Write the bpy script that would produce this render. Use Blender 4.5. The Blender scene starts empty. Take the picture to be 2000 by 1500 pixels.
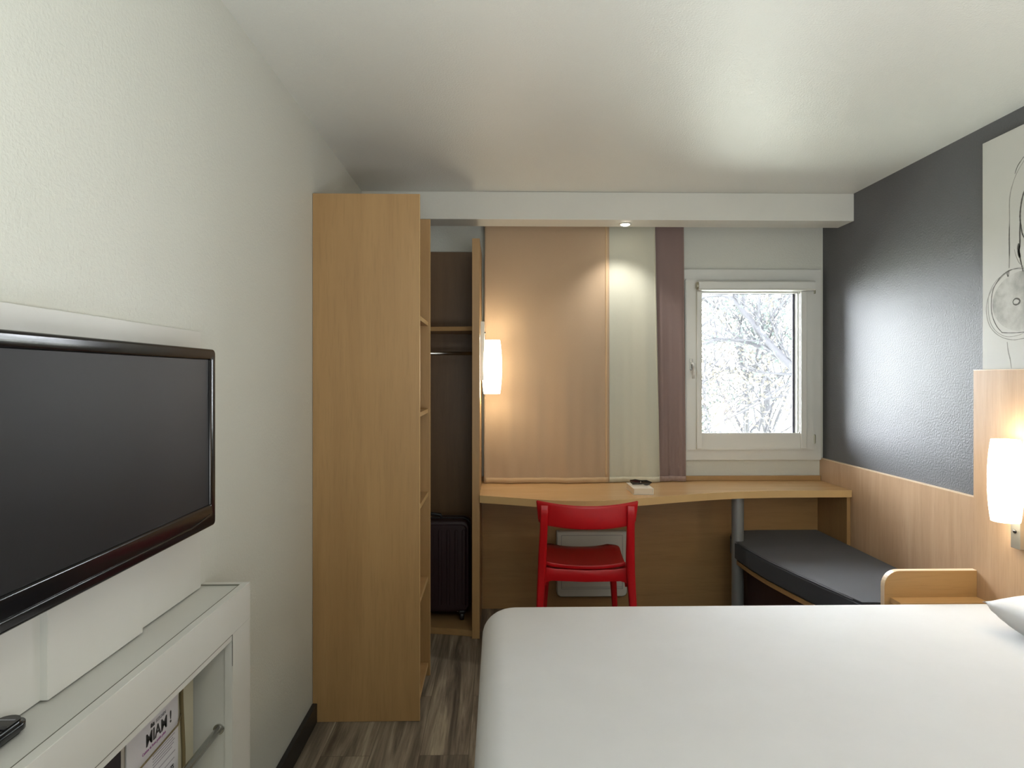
import bpy, bmesh, math, random
from mathutils import Vector, Matrix
C = bpy.context.scene
COL = C.collection
PI = math.pi
R = math.radians

# ------------------------------------------------------------------ camera
cam_d = bpy.data.cameras.new('camera'); cam = bpy.data.objects.new('camera', cam_d); COL.objects.link(cam)
cam.location = (0, 0, 1.386)
cam.rotation_euler = (R(90), 0, -math.atan(27/1300))
cam_d.sensor_width = 36; cam_d.lens = 36*1300/2000; cam_d.shift_y = -14/2000; cam_d.clip_start = .02
C.camera = cam
C.view_settings.view_transform = 'Standard'; C.view_settings.look = 'None'
C.view_settings.exposure = 0.22; C.view_settings.gamma = 1.0; C.view_settings.use_curve_mapping = False

# ------------------------------------------------------------------ sky
w = bpy.data.worlds.new('overcast_sky'); C.world = w; w.use_nodes = True
bg = w.node_tree.nodes['Background']; bg.inputs[0].default_value = (.90, .95, 1.0, 1); bg.inputs[1].default_value = 44.0
WARM = (1.0, .87, .66)
NEUT = (1.0, .93, .80)
LAMP_STRENGTH = 7.5
def light(name, kind, loc, energy, color, parent=None, rot=(0, 0, 0), **kw):
    d = bpy.data.lights.new(name, kind); d.energy = energy; d.color = color
    for k, v in kw.items(): setattr(d, k, v)
    o = bpy.data.objects.new(name, d); COL.objects.link(o); o.location = loc; o.rotation_euler = rot
    if parent:
        o.parent = parent; o.location = Vector(loc)-wloc(parent)
    return o

light('room_fill', 'AREA', (.80, -.35,   .92), 64, (.955, .99, 1.0), None, (R(172), 0, 0), shape='RECTANGLE', size=1.8, size_y=1.3)

# ------------------------------------------------------------------ materials
def nm(name):
    m = bpy.data.materials.new(name); m.use_nodes = True
    nt = m.node_tree; b = nt.nodes['Principled BSDF']
    return m, nt, b
def add(nt, t, **kw):
    n = nt.nodes.new(t)
    for k, v in kw.items(): setattr(n, k, v)
    return n
def coords(nt, scale, kind='Object', rot=(0, 0, 0)):
    tc = add(nt, 'ShaderNodeTexCoord'); mp = add(nt, 'ShaderNodeMapping')
    mp.inputs['Scale'].default_value = scale; mp.inputs['Rotation'].default_value = rot
    nt.links.new(tc.outputs[kind], mp.inputs[0]); return mp.outputs[0]
def noise(nt, vec, scale, detail=4, rough=.55, dist=0):
    n = add(nt, 'ShaderNodeTexNoise'); n.inputs['Scale'].default_value = scale
    n.inputs['Detail'].default_value = detail; n.inputs['Roughness'].default_value = rough; n.inputs['Distortion'].default_value = dist
    nt.links.new(vec, n.inputs['Vector']); return n.outputs[0]
def ramp(nt, fac, stops):
    r = add(nt, 'ShaderNodeValToRGB'); nt.links.new(fac, r.inputs[0])
    e = r.color_ramp.elements
    while len(e) < len(stops): e.new(.5)
    for i, (p, c) in enumerate(stops):
        e[i].position = p; e[i].color = (c[0], c[1], c[2], 1)
    return r.outputs[0]
def mixc(nt, fac, a, b, mode='MIX'):
    m = add(nt, 'ShaderNodeMix', data_type='RGBA', blend_type=mode)
    for sock, v in ((m.inputs[0], fac), (m.inputs[6], a), (m.inputs[7], b)):
        if hasattr(v, 'is_linked'): nt.links.new(v, sock)
        elif isinstance(v, (int, float)): sock.default_value = v
        else: sock.default_value = (v[0], v[1], v[2], 1)
    return m.outputs[2]
def bump(nt, b, h, strength, dist):
    n = add(nt, 'ShaderNodeBump'); n.inputs['Strength'].default_value = strength; n.inputs['Distance'].default_value = dist
    nt.links.new(h, n.inputs['Height']); nt.links.new(n.outputs[0], b.inputs['Normal'])
def plain(name, col, rough=.5, metal=0, bs=None, bd=.001, coat=0, spec=.5):
    m, nt, b = nm(name)
    b.inputs['Roughness'].default_value = rough; b.inputs['Metallic'].default_value = metal
    b.inputs['Coat Weight'].default_value = coat; b.inputs['Specular IOR Level'].default_value = spec
    v = coords(nt, (1, 1, 1))
    n = noise(nt, v, 6, 3)
    c = mixc(nt, n, [x*.96 for x in col], [min(1, x*1.04) for x in col]); nt.links.new(c, b.inputs['Base Color'])
    if bs: bump(nt, b, noise(nt, v, bs, 3), .6, bd)
    return m
def plaster(name, col, rough, scale, dist, spec=.5, strength=.6):
    m, nt, b = nm(name); v = coords(nt, (1, 1, 1))
    b.inputs['Roughness'].default_value = rough; b.inputs['Specular IOR Level'].default_value = spec
    c = mixc(nt, noise(nt, v, 1.3, 3), [x*.97 for x in col], [x*1.03 for x in col]); nt.links.new(c, b.inputs['Base Color'])
    h = noise(nt, v, scale, 3, .6)
    bump(nt, b, h, strength, dist); return m
def wood(name, axis, lo, hi, rough=.38, spec=.45):
    m, nt, b = nm(name); s = [17, 17, 17]; s[axis] = 1.4
    v = coords(nt, s); n1 = noise(nt, v, 1.0, 5, .6, .6)
    s2 = [160, 160, 160]; s2[axis] = 9
    n2 = noise(nt, coords(nt, s2), 1.0, 3, .5)
    s3 = [5, 5, 5]; s3[axis] = .5
    n3 = noise(nt, coords(nt, s3), 1.0, 3, .5, 1.2)
    mid = [(a+c)/2 for a, c in zip(lo, hi)]
    c = ramp(nt, n1, [(.22, lo), (.5, mid), (.78, hi)])
    c = mixc(nt, ramp(nt, n3, [(.35, (0, 0, 0)), (.65, (1, 1, 1))]), mixc(nt, .35, c, lo), c)
    c = mixc(nt, ramp(nt, n2, [(.30, (1, 1, 1)), (.48, (0, 0, 0))]), c, mixc(nt, .18, c, [x*.6 for x in lo]))
    nt.links.new(c, b.inputs['Base Color'])
    b.inputs['Roughness'].default_value = rough; b.inputs['Specular IOR Level'].default_value = spec
    bump(nt, b, n2, .15, .0004); return m
def fabric(name, col, rough=.9, trans=0, scale=420, sheen=.2):
    m, nt, b = nm(name)
    v = coords(nt, (scale, scale, scale))
    wx = add(nt, 'ShaderNodeTexWave', wave_type='BANDS', bands_direction='X'); wz = add(nt, 'ShaderNodeTexWave', wave_type='BANDS', bands_direction='Z')
    for q in (wx, wz):
        q.inputs['Scale'].default_value = 1; q.inputs['Distortion'].default_value = 1.2; nt.links.new(v, q.inputs[0])
    n = noise(nt, coords(nt, (60, 60, 14)), 6, 4)
    a = mixc(nt, .5, wx.outputs['Color'], wz.outputs['Color'])
    c = mixc(nt, a, [x*.86 for x in col], [min(1, x*1.1) for x in col])
    c = mixc(nt, n, [x*.92 for x in col], c)
    nt.links.new(c, b.inputs['Base Color']); b.inputs['Roughness'].default_value = rough
    b.inputs['Sheen Weight'].default_value = sheen; b.inputs['Specular IOR Level'].default_value = .2
    bump(nt, b, a, .3, .0006)
    if trans:
        t = add(nt, 'ShaderNodeBsdfTranslucent'); nt.links.new(c, t.inputs[0])
        mx = add(nt, 'ShaderNodeMixShader'); mx.inputs[0].default_value = trans
        nt.links.new(b.outputs[0], mx.inputs[1]); nt.links.new(t.outputs[0], mx.inputs[2])
        nt.links.new(mx.outputs[0], nt.nodes['Material Output'].inputs[0])
    return m
def emit(name, col, strength, base=(.9, .9, .85)):
    m, nt, b = nm(name); b.inputs['Base Color'].default_value = (*base, 1)
    b.inputs['Emission Color'].default_value = (*col, 1); b.inputs['Emission Strength'].default_value = strength
    n = noise(nt, coords(nt, (1, 1, 1)), 3); b.inputs['Roughness'].default_value = .3
    return m

WLO, WHI = (.345, .20, .082), (.445, .275, .118)
M = {}
M['wall'] = plaster('white_textured_plaster', (.62, .63, .575), .55, 140, .0028)
M['ceiling'] = plaster('glossy_ceiling_paint', (.70, .71, .67), .36, 150, .0034, .6)
M['greywall'] = plaster('grey_textured_paint', (.110, .113, .120), .52, 120, .0040, .32)
M['white'] = plain('white_laminate', (.62, .62, .58), .35)
M['trimwhite'] = plain('white_painted_trim', (.66, .66, .61), .5, bs=80, bd=.0008)
M['pvc'] = plain('white_window_plastic', (.68, .69, .66), .35)
M['woodV'] = wood('beech_laminate_vertical', 2, WLO, WHI)
M['woodX'] = wood('beech_laminate_crosswise', 0, WLO, WHI)
M['woodR'] = wood('pale_beech_headboard', 2, (.47, .31, .19), (.60, .42, .275), .26, .6)
M['woodD'] = wood('beech_desk_top', 0, (.50, .30, .13), (.62, .40, .20), .25, .5)
M['edge'] = plain('pale_beech_edge_band', (.62, .42, .19), .4)
M['edgeP'] = plain('light_edge_band', (.74, .58, .40), .35)
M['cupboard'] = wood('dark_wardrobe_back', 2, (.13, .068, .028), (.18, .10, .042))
M['black'] = plain('black_gloss_plastic', (.005, .005, .006), .14, spec=.4)
M['blackm'] = plain('black_matt_plastic', (.012, .012, .014), .45)
M['screen'] = plain('lcd_screen', (.006, .006, .007), .42, spec=.25)
M['chrome'] = plain('brushed_steel', (.62, .62, .60), .22, 1)
M['greymetal'] = plain('grey_painted_metal', (.30, .32, .33), .38, .4)
M['bracket'] = plain('satin_nickel', (.45, .44, .40), .35, .8)
M['skirting'] = plain('black_skirting', (.008, .008, .009), .4)
M['red'] = plain('red_moulded_plastic', (.47, .005, .009), .32)
M['cushion'] = fabric('charcoal_felt', (.030, .033, .042), .8, 0, 500, .15)
M['tan'] = fabric('tan_curtain_weave', (.50, .37, .25), .85, .10, 230)
M['sage'] = fabric('pale_green_curtain_weave', (.60, .60, .50), .85, .10, 230)
M['mauve'] = fabric('mauve_curtain_weave', (.27, .195, .18), .85, .10, 230)
M['seam_tan'] = fabric('tan_hem', (.56, .40, .24)); M['seam_sage'] = fabric('sage_hem', (.60, .58, .46)); M['seam_mauve'] = fabric('mauve_hem', (.33, .24, .21))
M['sheet'] = plain('white_bed_linen', (.68, .69, .705), .85, bs=9, bd=.003)
M['divan'] = fabric('grey_divan_cloth', (.20, .20, .20))
M['suitcase'] = plain('dark_burgundy_shell', (.022, .006, .010), .45, bs=500, bd=.0004)
M['shade'] = emit('glowing_opal_glass', (1.0, .84, .60), LAMP_STRENGTH)
M['bulb'] = emit('downlight_lens', (1.0, .93, .80), 30)
M['paper'] = plain('book_pages', (.70, .62, .50), .8, bs=600, bd=.0004)
M['cover'] = plain('book_cover', (.78, .72, .62), .5)
M['card'] = plain('white_card', (.62, .61, .64), .45)
M['ink'] = plain('black_ink', (.02, .02, .022), .5)
M['greyink'] = plain('grey_ink', (.25, .25, .28), .6)
M['purpleink'] = plain('purple_ink', (.34, .12, .32), .6)
M['cord'] = plain('brown_cord', (.17, .13, .06), .8, bs=500, bd=.001)
M['cream'] = plain('cream_board', (.47, .45, .34), .5)
M['canvas'] = plain('art_canvas', (.58, .58, .55), .7, bs=400, bd=.0004)
M['pencil'] = plain('pencil_stroke', (.10, .10, .09), .8)
M['pencil2'] = plain('faint_pencil_stroke', (.30, .30, .28), .8)
M['wash'] = plain('grey_wash', (.36, .36, .34), .8)
M['hinge'] = plain('dull_brass_hinge', (.42, .40, .30), .35, .7)
M['lensdark'] = plain('dark_sunglass_lens', (.02, .02, .022), .06, coat=1)
M['gasket'] = plain('dark_window_gasket', (.10, .10, .14), .5)
M['bark'] = plain('grey_tree_bark', (.012, .012, .014), .9, bs=20, bd=.01)
M['burgundy'] = plain('dark_bench_front', (.05, .02, .022), .6)
# floor planks
m, nt, b = nm('grey_brown_vinyl_planks'); M['floor'] = m
v = coords(nt, (1, 1, 1), 'Object', (0, 0, R(90)))
br = add(nt, 'ShaderNodeTexBrick'); br.inputs['Scale'].default_value = 1; br.inputs['Brick Width'].default_value = 1.22
br.inputs['Row Height'].default_value = .18; br.inputs['Mortar Size'].default_value = .0009; br.inputs['Bias'].default_value = 0
br.offset = .37; br.inputs['Color1'].default_value = (0, 0, 0, 1); br.inputs['Color2'].default_value = (1, 1, 1, 1); br.inputs['Mortar'].default_value = (.5, .5, .5, 1)
nt.links.new(v, br.inputs[0])
off = add(nt, 'ShaderNodeVectorMath', operation='MULTIPLY_ADD'); off.inputs[1].default_value = (3, 7, 5)
nt.links.new(br.outputs[0], off.inputs[0]); nt.links.new(coords(nt, (16, .9, 1)), off.inputs[2])
n1 = noise(nt, off.outputs[0], 1.0, 5, .6, 1.0)
off2 = add(nt, 'ShaderNodeVectorMath', operation='MULTIPLY_ADD'); off2.inputs[1].default_value = (9, 2, 5)
nt.links.new(br.outputs[0], off2.inputs[0]); nt.links.new(coords(nt, (130, 5, 1)), off2.inputs[2])
n2 = noise(nt, off2.outputs[0], 1.0, 3, .6)
c = ramp(nt, n1, [(.34, (.075, .058, .044)), (.45, (.17, .138, .104)), (.55, (.27, .225, .17)), (.66, (.43, .37, .275))])
c = mixc(nt, ramp(nt, n2, [(.3, (1, 1, 1)), (.55, (0, 0, 0))]), c, mixc(nt, .45, c, (.04, .03, .02)))
c = mixc(nt, br.outputs['Fac'], c, (.06, .045, .03))
nt.links.new(c, b.inputs['Base Color']); b.inputs['Roughness'].default_value = .42
bump(nt, b, n2, .2, .0006)
# window pane
m, nt, b = nm('clear_window_glass'); M['glass'] = m
tr = add(nt, 'ShaderNodeBsdfTransparent'); gl = add(nt, 'ShaderNodeBsdfGlossy'); gl.inputs['Roughness'].default_value = .02
fr = add(nt, 'ShaderNodeFresnel'); fr.inputs[0].default_value = 1.45
mx = add(nt, 'ShaderNodeMixShader'); nt.links.new(fr.outputs[0], mx.inputs[0]); nt.links.new(tr.outputs[0], mx.inputs[1]); nt.links.new(gl.outputs[0], mx.inputs[2])
nt.links.new(mx.outputs[0], nt.nodes['Material Output'].inputs[0])
# leaves: thin, light passes through
def leafmat(name, col):
    m, nt, b = nm(name); b.inputs['Base Color'].default_value = (*col, 1); b.inputs['Roughness'].default_value = .7
    t = add(nt, 'ShaderNodeBsdfTranslucent'); t.inputs[0].default_value = (*col, 1)
    mx = add(nt, 'ShaderNodeMixShader'); mx.inputs[0].default_value = .5
    nt.links.new(b.outputs[0], mx.inputs[1]); nt.links.new(t.outputs[0], mx.inputs[2]); nt.links.new(mx.outputs[0], nt.nodes['Material Output'].inputs[0])
    return m
M['leaf'] = leafmat('pale_leaves', (.050, .045, .034)); M['leaf2'] = leafmat('green_leaves', (.030, .038, .034))

# ------------------------------------------------------------------ geometry helpers
def wloc(o):
    v = Vector((0, 0, 0))
    while o is not None:
        v += o.location; o = o.parent
    return v
def obj(name, bm, mat, parent=None, world=True, smooth=False, kind=None, auto=None):
    if parent is not None and world:
        bmesh.ops.translate(bm, vec=-wloc(parent), verts=bm.verts)
    loc = Vector((0, 0, 0))
    if parent is None:
        xs = [v.co.x for v in bm.verts]; ys = [v.co.y for v in bm.verts]; zs = [v.co.z for v in bm.verts]
        loc = Vector(((min(xs)+max(xs))/2, (min(ys)+max(ys))/2, min(zs)))
        bmesh.ops.translate(bm, vec=-loc, verts=bm.verts)
    bmesh.ops.recalc_face_normals(bm, faces=bm.faces)
    me = bpy.data.meshes.new(name); bm.to_mesh(me); bm.free()
    me.materials.append(mat)
    if smooth:
        for p in me.polygons: p.use_smooth = True
    o = bpy.data.objects.new(name, me); COL.objects.link(o); o.location = loc
    if smooth == 'auto':
        md = o.modifiers.new('smooth', 'WEIGHTED_NORMAL')
        me.set_sharp_from_angle(angle=R(35))
    if parent is not None: o.parent = parent
    if kind: o['kind'] = kind
    return o
def tag(o, label, cat, group=None):
    o['label'] = label; o['category'] = cat
    if group: o['group'] = group
    return o
def thing(name, loc, label, cat, group=None):
    o = bpy.data.objects.new(name, None); COL.objects.link(o); o.location = loc; o.empty_display_size = .05
    return tag(o, label, cat, group)
def box(x0, x1, y0, y1, z0, z1, bev=0, seg=2, bm=None):
    t = bmesh.new()
    r = bmesh.ops.create_cube(t, size=1)
    for v in t.verts:
        v.co = Vector((x0+(v.co.x+.5)*(x1-x0), y0+(v.co.y+.5)*(y1-y0), z0+(v.co.z+.5)*(z1-z0)))
    if bev: bmesh.ops.bevel(t, geom=t.edges[:], offset=bev, segments=seg, affect='EDGES', profile=.5)
    return join(bm, t)
def join(bm, t):
    if bm is None: return t
    me = bpy.data.meshes.new('tmp'); t.to_mesh(me); t.free(); bm.from_mesh(me); bpy.data.meshes.remove(me); return bm
def prism(pts, z0, z1, axis='Z', bev=0, seg=2, bm=None):
    """polygon extruded; pts in (x,y) for Z, (x,z) for Y, (y,z) for X"""
    t = bmesh.new()
    def P(a, b, h): return {'Z': (a, b, h), 'Y': (a, h, b), 'X': (h, a, b)}[axis]
    lo = [t.verts.new(P(a, b, z0)) for a, b in pts]; hi = [t.verts.new(P(a, b, z1)) for a, b in pts]
    t.faces.new(lo); t.faces.new(hi[::-1]); n = len(pts)
    for i in range(n): t.faces.new((lo[i], hi[i], hi[(i+1) % n], lo[(i+1) % n]))
    bmesh.ops.recalc_face_normals(t, faces=t.faces)
    if bev:
        caps = [e for e in t.edges if abs(getattr(e.verts[0].co, axis.lower())-getattr(e.verts[1].co, axis.lower())) < 1e-6]
        bmesh.ops.bevel(t, geom=caps, offset=bev, segments=seg, affect='EDGES')
    return join(bm, t)
def rrect(x0, x1, y0, y1, r, n=6):
    """rounded rectangle outline; r = radius or 4 radii (x0y0, x1y0, x1y1, x0y1)"""
    rr = [r]*4 if isinstance(r, (int, float)) else r
    out = []
    for (cx, cy, sx, sy, a0, q) in ((x0, y0, 1, 1, 180, rr[0]), (x1, y0, -1, 1, 270, rr[1]), (x1, y1, -1, -1, 0, rr[2]), (x0, y1, 1, -1, 90, rr[3])):
        if q <= 0: out.append((cx, cy)); continue
        for k in range(n+1):
            a = R(a0+90*k/n); out.append((cx+sx*q+q*math.cos(a), cy+sy*q+q*math.sin(a)))
    return out
def loft(rings, caps=True, bm=None, closed=True):
    t = bmesh.new(); vs = [[t.verts.new(p) for p in r] for r in rings]; n = len(rings[0])
    for a, b_ in zip(vs[:-1], vs[1:]):
        for i in range(n if closed else n-1): t.faces.new((a[i], a[(i+1) % n], b_[(i+1) % n], b_[i]))
    if caps: t.faces.new(vs[0][::-1]); t.faces.new(vs[-1])
    return join(bm, t)
def lathe(prof, c, n=40, axis='Z', bm=None):
    rings = []
    for r, h in prof:
        ring = []
        for i in range(n):
            a = 2*PI*i/n; p = (r*math.cos(a), r*math.sin(a), h)
            if axis == 'Y': p = (p[0], p[2], p[1])
            if axis == 'X': p = (p[2], p[0], p[1])
            ring.append((c[0]+p[0], c[1]+p[1], c[2]+p[2]))
        rings.append(ring)
    return loft(rings, True, bm)
def tube(path, rad, n=10, bm=None):
    P = [Vector(p) for p in path]; rs = rad if isinstance(rad, (list, tuple)) else [rad]*len(P)
    rings = []; up = Vector((.13, .27, .95)).normalized()
    for i, p in enumerate(P):
        d = (P[min(i+1, len(P)-1)]-P[max(i-1, 0)]).normalized()
        u = d.cross(up)
        if u.length < .05: u = d.cross(Vector((1, 0, 0)))
        u.normalize(); v = d.cross(u).normalized()
        rings.append([p+(u*math.cos(2*PI*k/n)+v*math.sin(2*PI*k/n))*rs[i] for k in range(n)])
    return loft(rings, True, bm)
def frame2(o, i, d0, d1, axis, bm=None, bev=0):
    """rectangular frame: outer (a0,a1,b0,b1), inner same, extruded d0..d1 along axis"""
    def P(a, b, h): return {'Z': (a, b, h), 'Y': (a, h, b), 'X': (h, a, b)}[axis]
    t = bmesh.new()
    def quad(q): return [(q[0], q[2]), (q[1], q[2]), (q[1], q[3]), (q[0], q[3])]
    L = [[t.verts.new(P(a, b, h)) for a, b in quad(q)] for q in (o, i) for h in (d0, d1)]
    for k in range(4):
        j = (k+1) % 4
        t.faces.new((L[0][k], L[0][j], L[2][j], L[2][k])); t.faces.new((L[1][k], L[1][j], L[3][j], L[3][k]))
        t.faces.new((L[0][k], L[0][j], L[1][j], L[1][k])); t.faces.new((L[2][k], L[2][j], L[3][j], L[3][k]))
    bmesh.ops.recalc_face_normals(t, faces=t.faces)
    if bev:
        es = [e for e in t.edges if len(e.link_faces) == 2 and e.calc_face_angle(0) > .5]
        bmesh.ops.bevel(t, geom=es, offset=bev, segments=2, affect='EDGES')
    return join(bm, t)
def struct(name, bm, mat, parent=None, label=None, **k):
    o = obj(name, bm, mat, parent, **k)
    if parent is None: o['kind'] = 'structure'
    if label: o['label'] = label
    return o
_font = {}
def text(name, s, size, mat, loc, rot, parent, off=0, ext=.0003, align='LEFT', shear=0, space=1):
    cu = bpy.data.curves.new(name, 'FONT'); cu.body = s; cu.size = size; cu.extrude = ext; cu.offset = off; cu.align_x = align; cu.shear = shear; cu.space_character = space
    o = bpy.data.objects.new(name, cu); COL.objects.link(o)
    bpy.context.view_layer.update()
    me = bpy.data.meshes.new_from_object(o.evaluated_get(bpy.context.evaluated_depsgraph_get()))
    bpy.data.objects.remove(o); bpy.data.curves.remove(cu)
    me.materials.clear(); me.materials.append(mat); me.name = name
    me.transform(Matrix.Rotation(rot[2], 4, 'Z') @ Matrix.Rotation(rot[1], 4, 'Y') @ Matrix.Rotation(rot[0], 4, 'X'))
    o = bpy.data.objects.new(name, me); COL.objects.link(o); o.parent = parent; o.location = Vector(loc)-wloc(parent)
    return o

# ------------------------------------------------------------------ setting
XL, XR, YB, YF, H = -.745, 1.968, 3.996, -1.7, 2.40
struct('floor', box(XL-.15, XR+.15, YF-.15, YB+.3, -.12, 0), M['floor'])
struct('ceiling', box(XL-.15, XR+.15, YF-.15, YB+.3, H, H+.12), M['ceiling'])
struct('wall_left', box(XL-.15, XL, YF-.15, YB+.3, 0, H), M['wall'])
struct('wall_right', box(XR, XR+.15, YF-.15, YB+.3, 0, H), M['greywall'])
struct('wall_front', box(XL, XR, YF-.15, YF, 0, H), M['wall'])
WX0, WX1, WZ0, WZ1 = 1.10, 1.905, .935, 1.982
bm = frame2((XL, XR, 0, H), (WX0, WX1, WZ0, WZ1), YB, YB+.28, 'Y')
struct('wall_back', bm, M['wall'])
struct('baseboard_left', box(XL, XL+.020, .0, 2.684, 0, .078, .003), M['skirting'])
# boxed-in beam over the curtains
beam = struct('trim_1', box(XL, XR, 3.642, 3.814, 2.248, H-.0005, .002), M['trimwhite'])
# ledge and dado on the window wall
struct('trim_2', box(-.097, XR-.022, YB-.020, YB, .762, .790, .002), M['woodX'])
struct('trim_3', box(-.0965, XR-.022, YB-.018, YB, .0005, .722), M['woodX'])

# ------------------------------------------------------------------ window
win = bpy.data.objects.new('window_1', None); COL.objects.link(win); win.location = (1.5, YB, WZ0); win['kind'] = 'structure'; win['label'] = 'white plastic window looking onto bare trees'
obj('window_frame', frame2((1.050, 1.946, .886, 2.032), (1.125, 1.886, .955, 1.962), YB-.028, YB+.07, 'Y', bev=.003), M['pvc'], win)
sash = obj('sash', frame2((1.118, 1.893, .948, 1.969), (1.205, 1.806, 1.050, 1.895), YB-.046, YB-.0285, 'Y', bev=.004), M['pvc'], win)
obj('glazing_bead', frame2((1.195, 1.816, 1.035, 1.905), (1.222, 1.800, 1.044, 1.889), YB-.0275, YB+.012, 'Y', bev=.003), M['pvc'], sash)
obj('gasket', frame2((1.215, 1.812, 1.036, 1.90), (1.224, 1.788, 1.046, 1.887), YB+.0125, YB+.017, 'Y'), M['gasket'], sash)
obj('pane', box(1.21, 1.80, YB+.018, YB+.024, 1.03, 1.90), M['glass'], sash)
obj('hinge', box(1.894, 1.905, YB-.043, YB-.028, 1.885, 1.94, .003), M['hinge'], win)
obj('hinge', box(1.894, 1.905, YB-.043, YB-.028, .985, 1.04, .003), M['hinge'], win)
hd = obj('handle', box(1.141, 1.157, YB-.056, YB-.046, 1.425, 1.495, .004), M['chrome'], win)
obj('lever', tube([(1.150, YB-.066, 1.468), (1.155, YB-.086, 1.462), (1.160, YB-.090, 1.43), (1.152, YB-.090, 1.375)], [.007, .0085, .008, .007], 8), M['pvc'], hd, smooth=True)
bl = thing('roller_blind', (1.52, YB-.07, 1.9), 'white roller blind rolled up in its cassette on the window sash', 'blind')
obj('cassette', prism(rrect(YB-.105, YB-.047, 1.897, 1.952, .012), 1.182, 1.874, 'X'), M['pvc'], bl)
obj('cassette_lip', box(1.184, 1.872, YB-.112, YB-.100, 1.897, 1.905, .002), M['trimwhite'], bl)
obj('end_cap', lathe([(.0, -.006), (.020, -.006), (.022, 0), (.0, .0)], (1.181, YB-.075, 1.925), 16, 'X'), M['hinge'], bl)
obj('side_guide', box(1.183, 1.212, YB-.062, YB-.047, .958, 1.896, .002), M['pvc'], bl)
obj('side_guide', box(1.808, 1.842, YB-.062, YB-.047, .958, 1.896, .002), M['pvc'], bl)
obj('chain', tube([(1.174, YB-.075, 1.915), (1.174, YB-.075, 1.2), (1.176, YB-.07, .955)], .0013, 6), M['hinge'], bl)

# ------------------------------------------------------------------ outside
random.seed(7)
struct('trim_4', box(-40, 60, 6, 110, -4.2, -4.0), plain('winter_grass', (.35, .36, .30), .95, bs=3, bd=.02), label='pale lawn outside the window')
def branch(bmb, p, d, L, r, depth, tips, wob=.25):
    pts = [p.copy()]; rs = [r]; n = 5
    for i in range(n):
        d = (d+Vector((random.uniform(-wob, wob), random.uniform(-wob, wob), random.uniform(-wob*.6, wob))) * .5).normalized()
        p = p+d*L/n; pts.append(p.copy()); rs.append(r*(1-.55*(i+1)/n))
        if depth > 0 and i > 0:
            for _ in range(random.choice((1, 1, 2))):
                nd = (d*.6+Vector((random.uniform(-1, 1), random.uniform(-1, 1), random.uniform(-.2, .9)))).normalized()
                branch(bmb, p.copy(), nd, L*random.uniform(.45, .7), r*.45, depth-1, tips, wob)
        tips.append(p.copy())
    tube(pts, rs, 5, bmb)
def leaves(tips, n, spread, size, zmax=99):
    bm = bmesh.new()
    for _ in range(n):
        c = random.choice(tips)+Vector([random.gauss(0, spread) for _ in range(3)])
        if c.z > zmax: continue
        a = Vector([random.gauss(0, 1) for _ in range(3)]).normalized(); b_ = a.cross(Vector([random.gauss(0, 1) for _ in range(3)])).normalized()
        s = size*random.uniform(.5, 1.3)
        q = [bm.verts.new(c+a*s), bm.verts.new(c+b_*s*.45), bm.verts.new(c-a*s), bm.verts.new(c-b_*s*.45)]
        bm.faces.new(q)
    return bm
def tree(loc, label, trunk_r, hgt, depth, nleaf, lsize, lmat, extra=None, zmax=99, spread=.25):
    t = thing('tree', loc, label, 'tree', None)
    bm = bmesh.new(); tips = []
    base = Vector(loc)
    pts = [base+Vector((0, 0, hgt*k/6))+Vector((random.uniform(-.08, .08), random.uniform(-.08, .08), 0))*k*.5 for k in range(7)]
    tube(pts, [trunk_r*(1-.11*k) for k in range(7)], 8, bm)
    for k in range(2, 7):
        for _ in range(3):
            d = Vector((random.uniform(-1, 1), random.uniform(-1, 1), random.uniform(.2, 1.0))).normalized()
            branch(bm, pts[k].copy(), d, hgt*.38, trunk_r*.38, depth, tips)
    if extra:
        for path, r0, r1 in extra:
            n = len(path); tube(path, [r0+(r1-r0)*i/(n-1) for i in range(n)], 7, bm)
            for i, q in enumerate(path[1:], 1):
                for _ in range(2):
                    d = Vector((random.uniform(-1, .4), random.uniform(-.6, .6), random.uniform(-.2, 1))).normalized()
                    branch(bm, Vector(q), d, .55, r1*.8, 1, tips)
    obj('trunk', bm, M['bark'], t, smooth=True)
    if nleaf:
        lv = obj('foliage', leaves(tips, nleaf, spread, lsize, zmax), lmat, t); lv['kind'] = 'stuff'
    return t
def at(px, py, Y):  # where a sight line meets the plane y = Y
    a = (px-1000)/1300; th = math.atan(27/1300); dx = math.sin(th)+a*math.cos(th); dy = math.cos(th)-a*math.sin(th); k = Y/dy
    return (k*dx, Y, 1.386+k*(736-py)/1300)
e1 = [at(*p, 8.6) for p in ((1600, 765), (1562, 730), (1530, 700), (1500, 668), (1478, 640), (1452, 608), (1435, 585), (1410, 575))]
e2 = [at(*p, 8.9) for p in ((1600, 760), (1545, 712), (1500, 685), (1470, 671), (1440, 665), (1400, 662), (1375, 672))]
tree((5.05, 9.2, -4), 'bare-limbed tree nearest the window with a long arching bough', .16, 8.0, 1, 2500, .035, M['leaf2'], [(e1, .065, .028), (e2, .045, .018)])
tree((3.4, 13.5, -4), 'slender tree behind the left half of the window', .11, 7.2, 2, 9000, .05, M['leaf'], zmax=3.2)
tree((5.6, 15.0, -4), 'leafy tree behind the right half of the window', .12, 8.0, 2, 9000, .055, M['leaf'], zmax=3.6)
tree((7.2, 17.5, -4), 'tree at far right seen through the window edge', .14, 10.5, 2, 7000, .055, M['leaf2'], zmax=3.0)
tree((4.9, 20.0, -4), 'low green tree farthest from the window', .14, 6.0, 2, 14000, .075, M['leaf2'], zmax=1.6, spread=.5)

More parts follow.
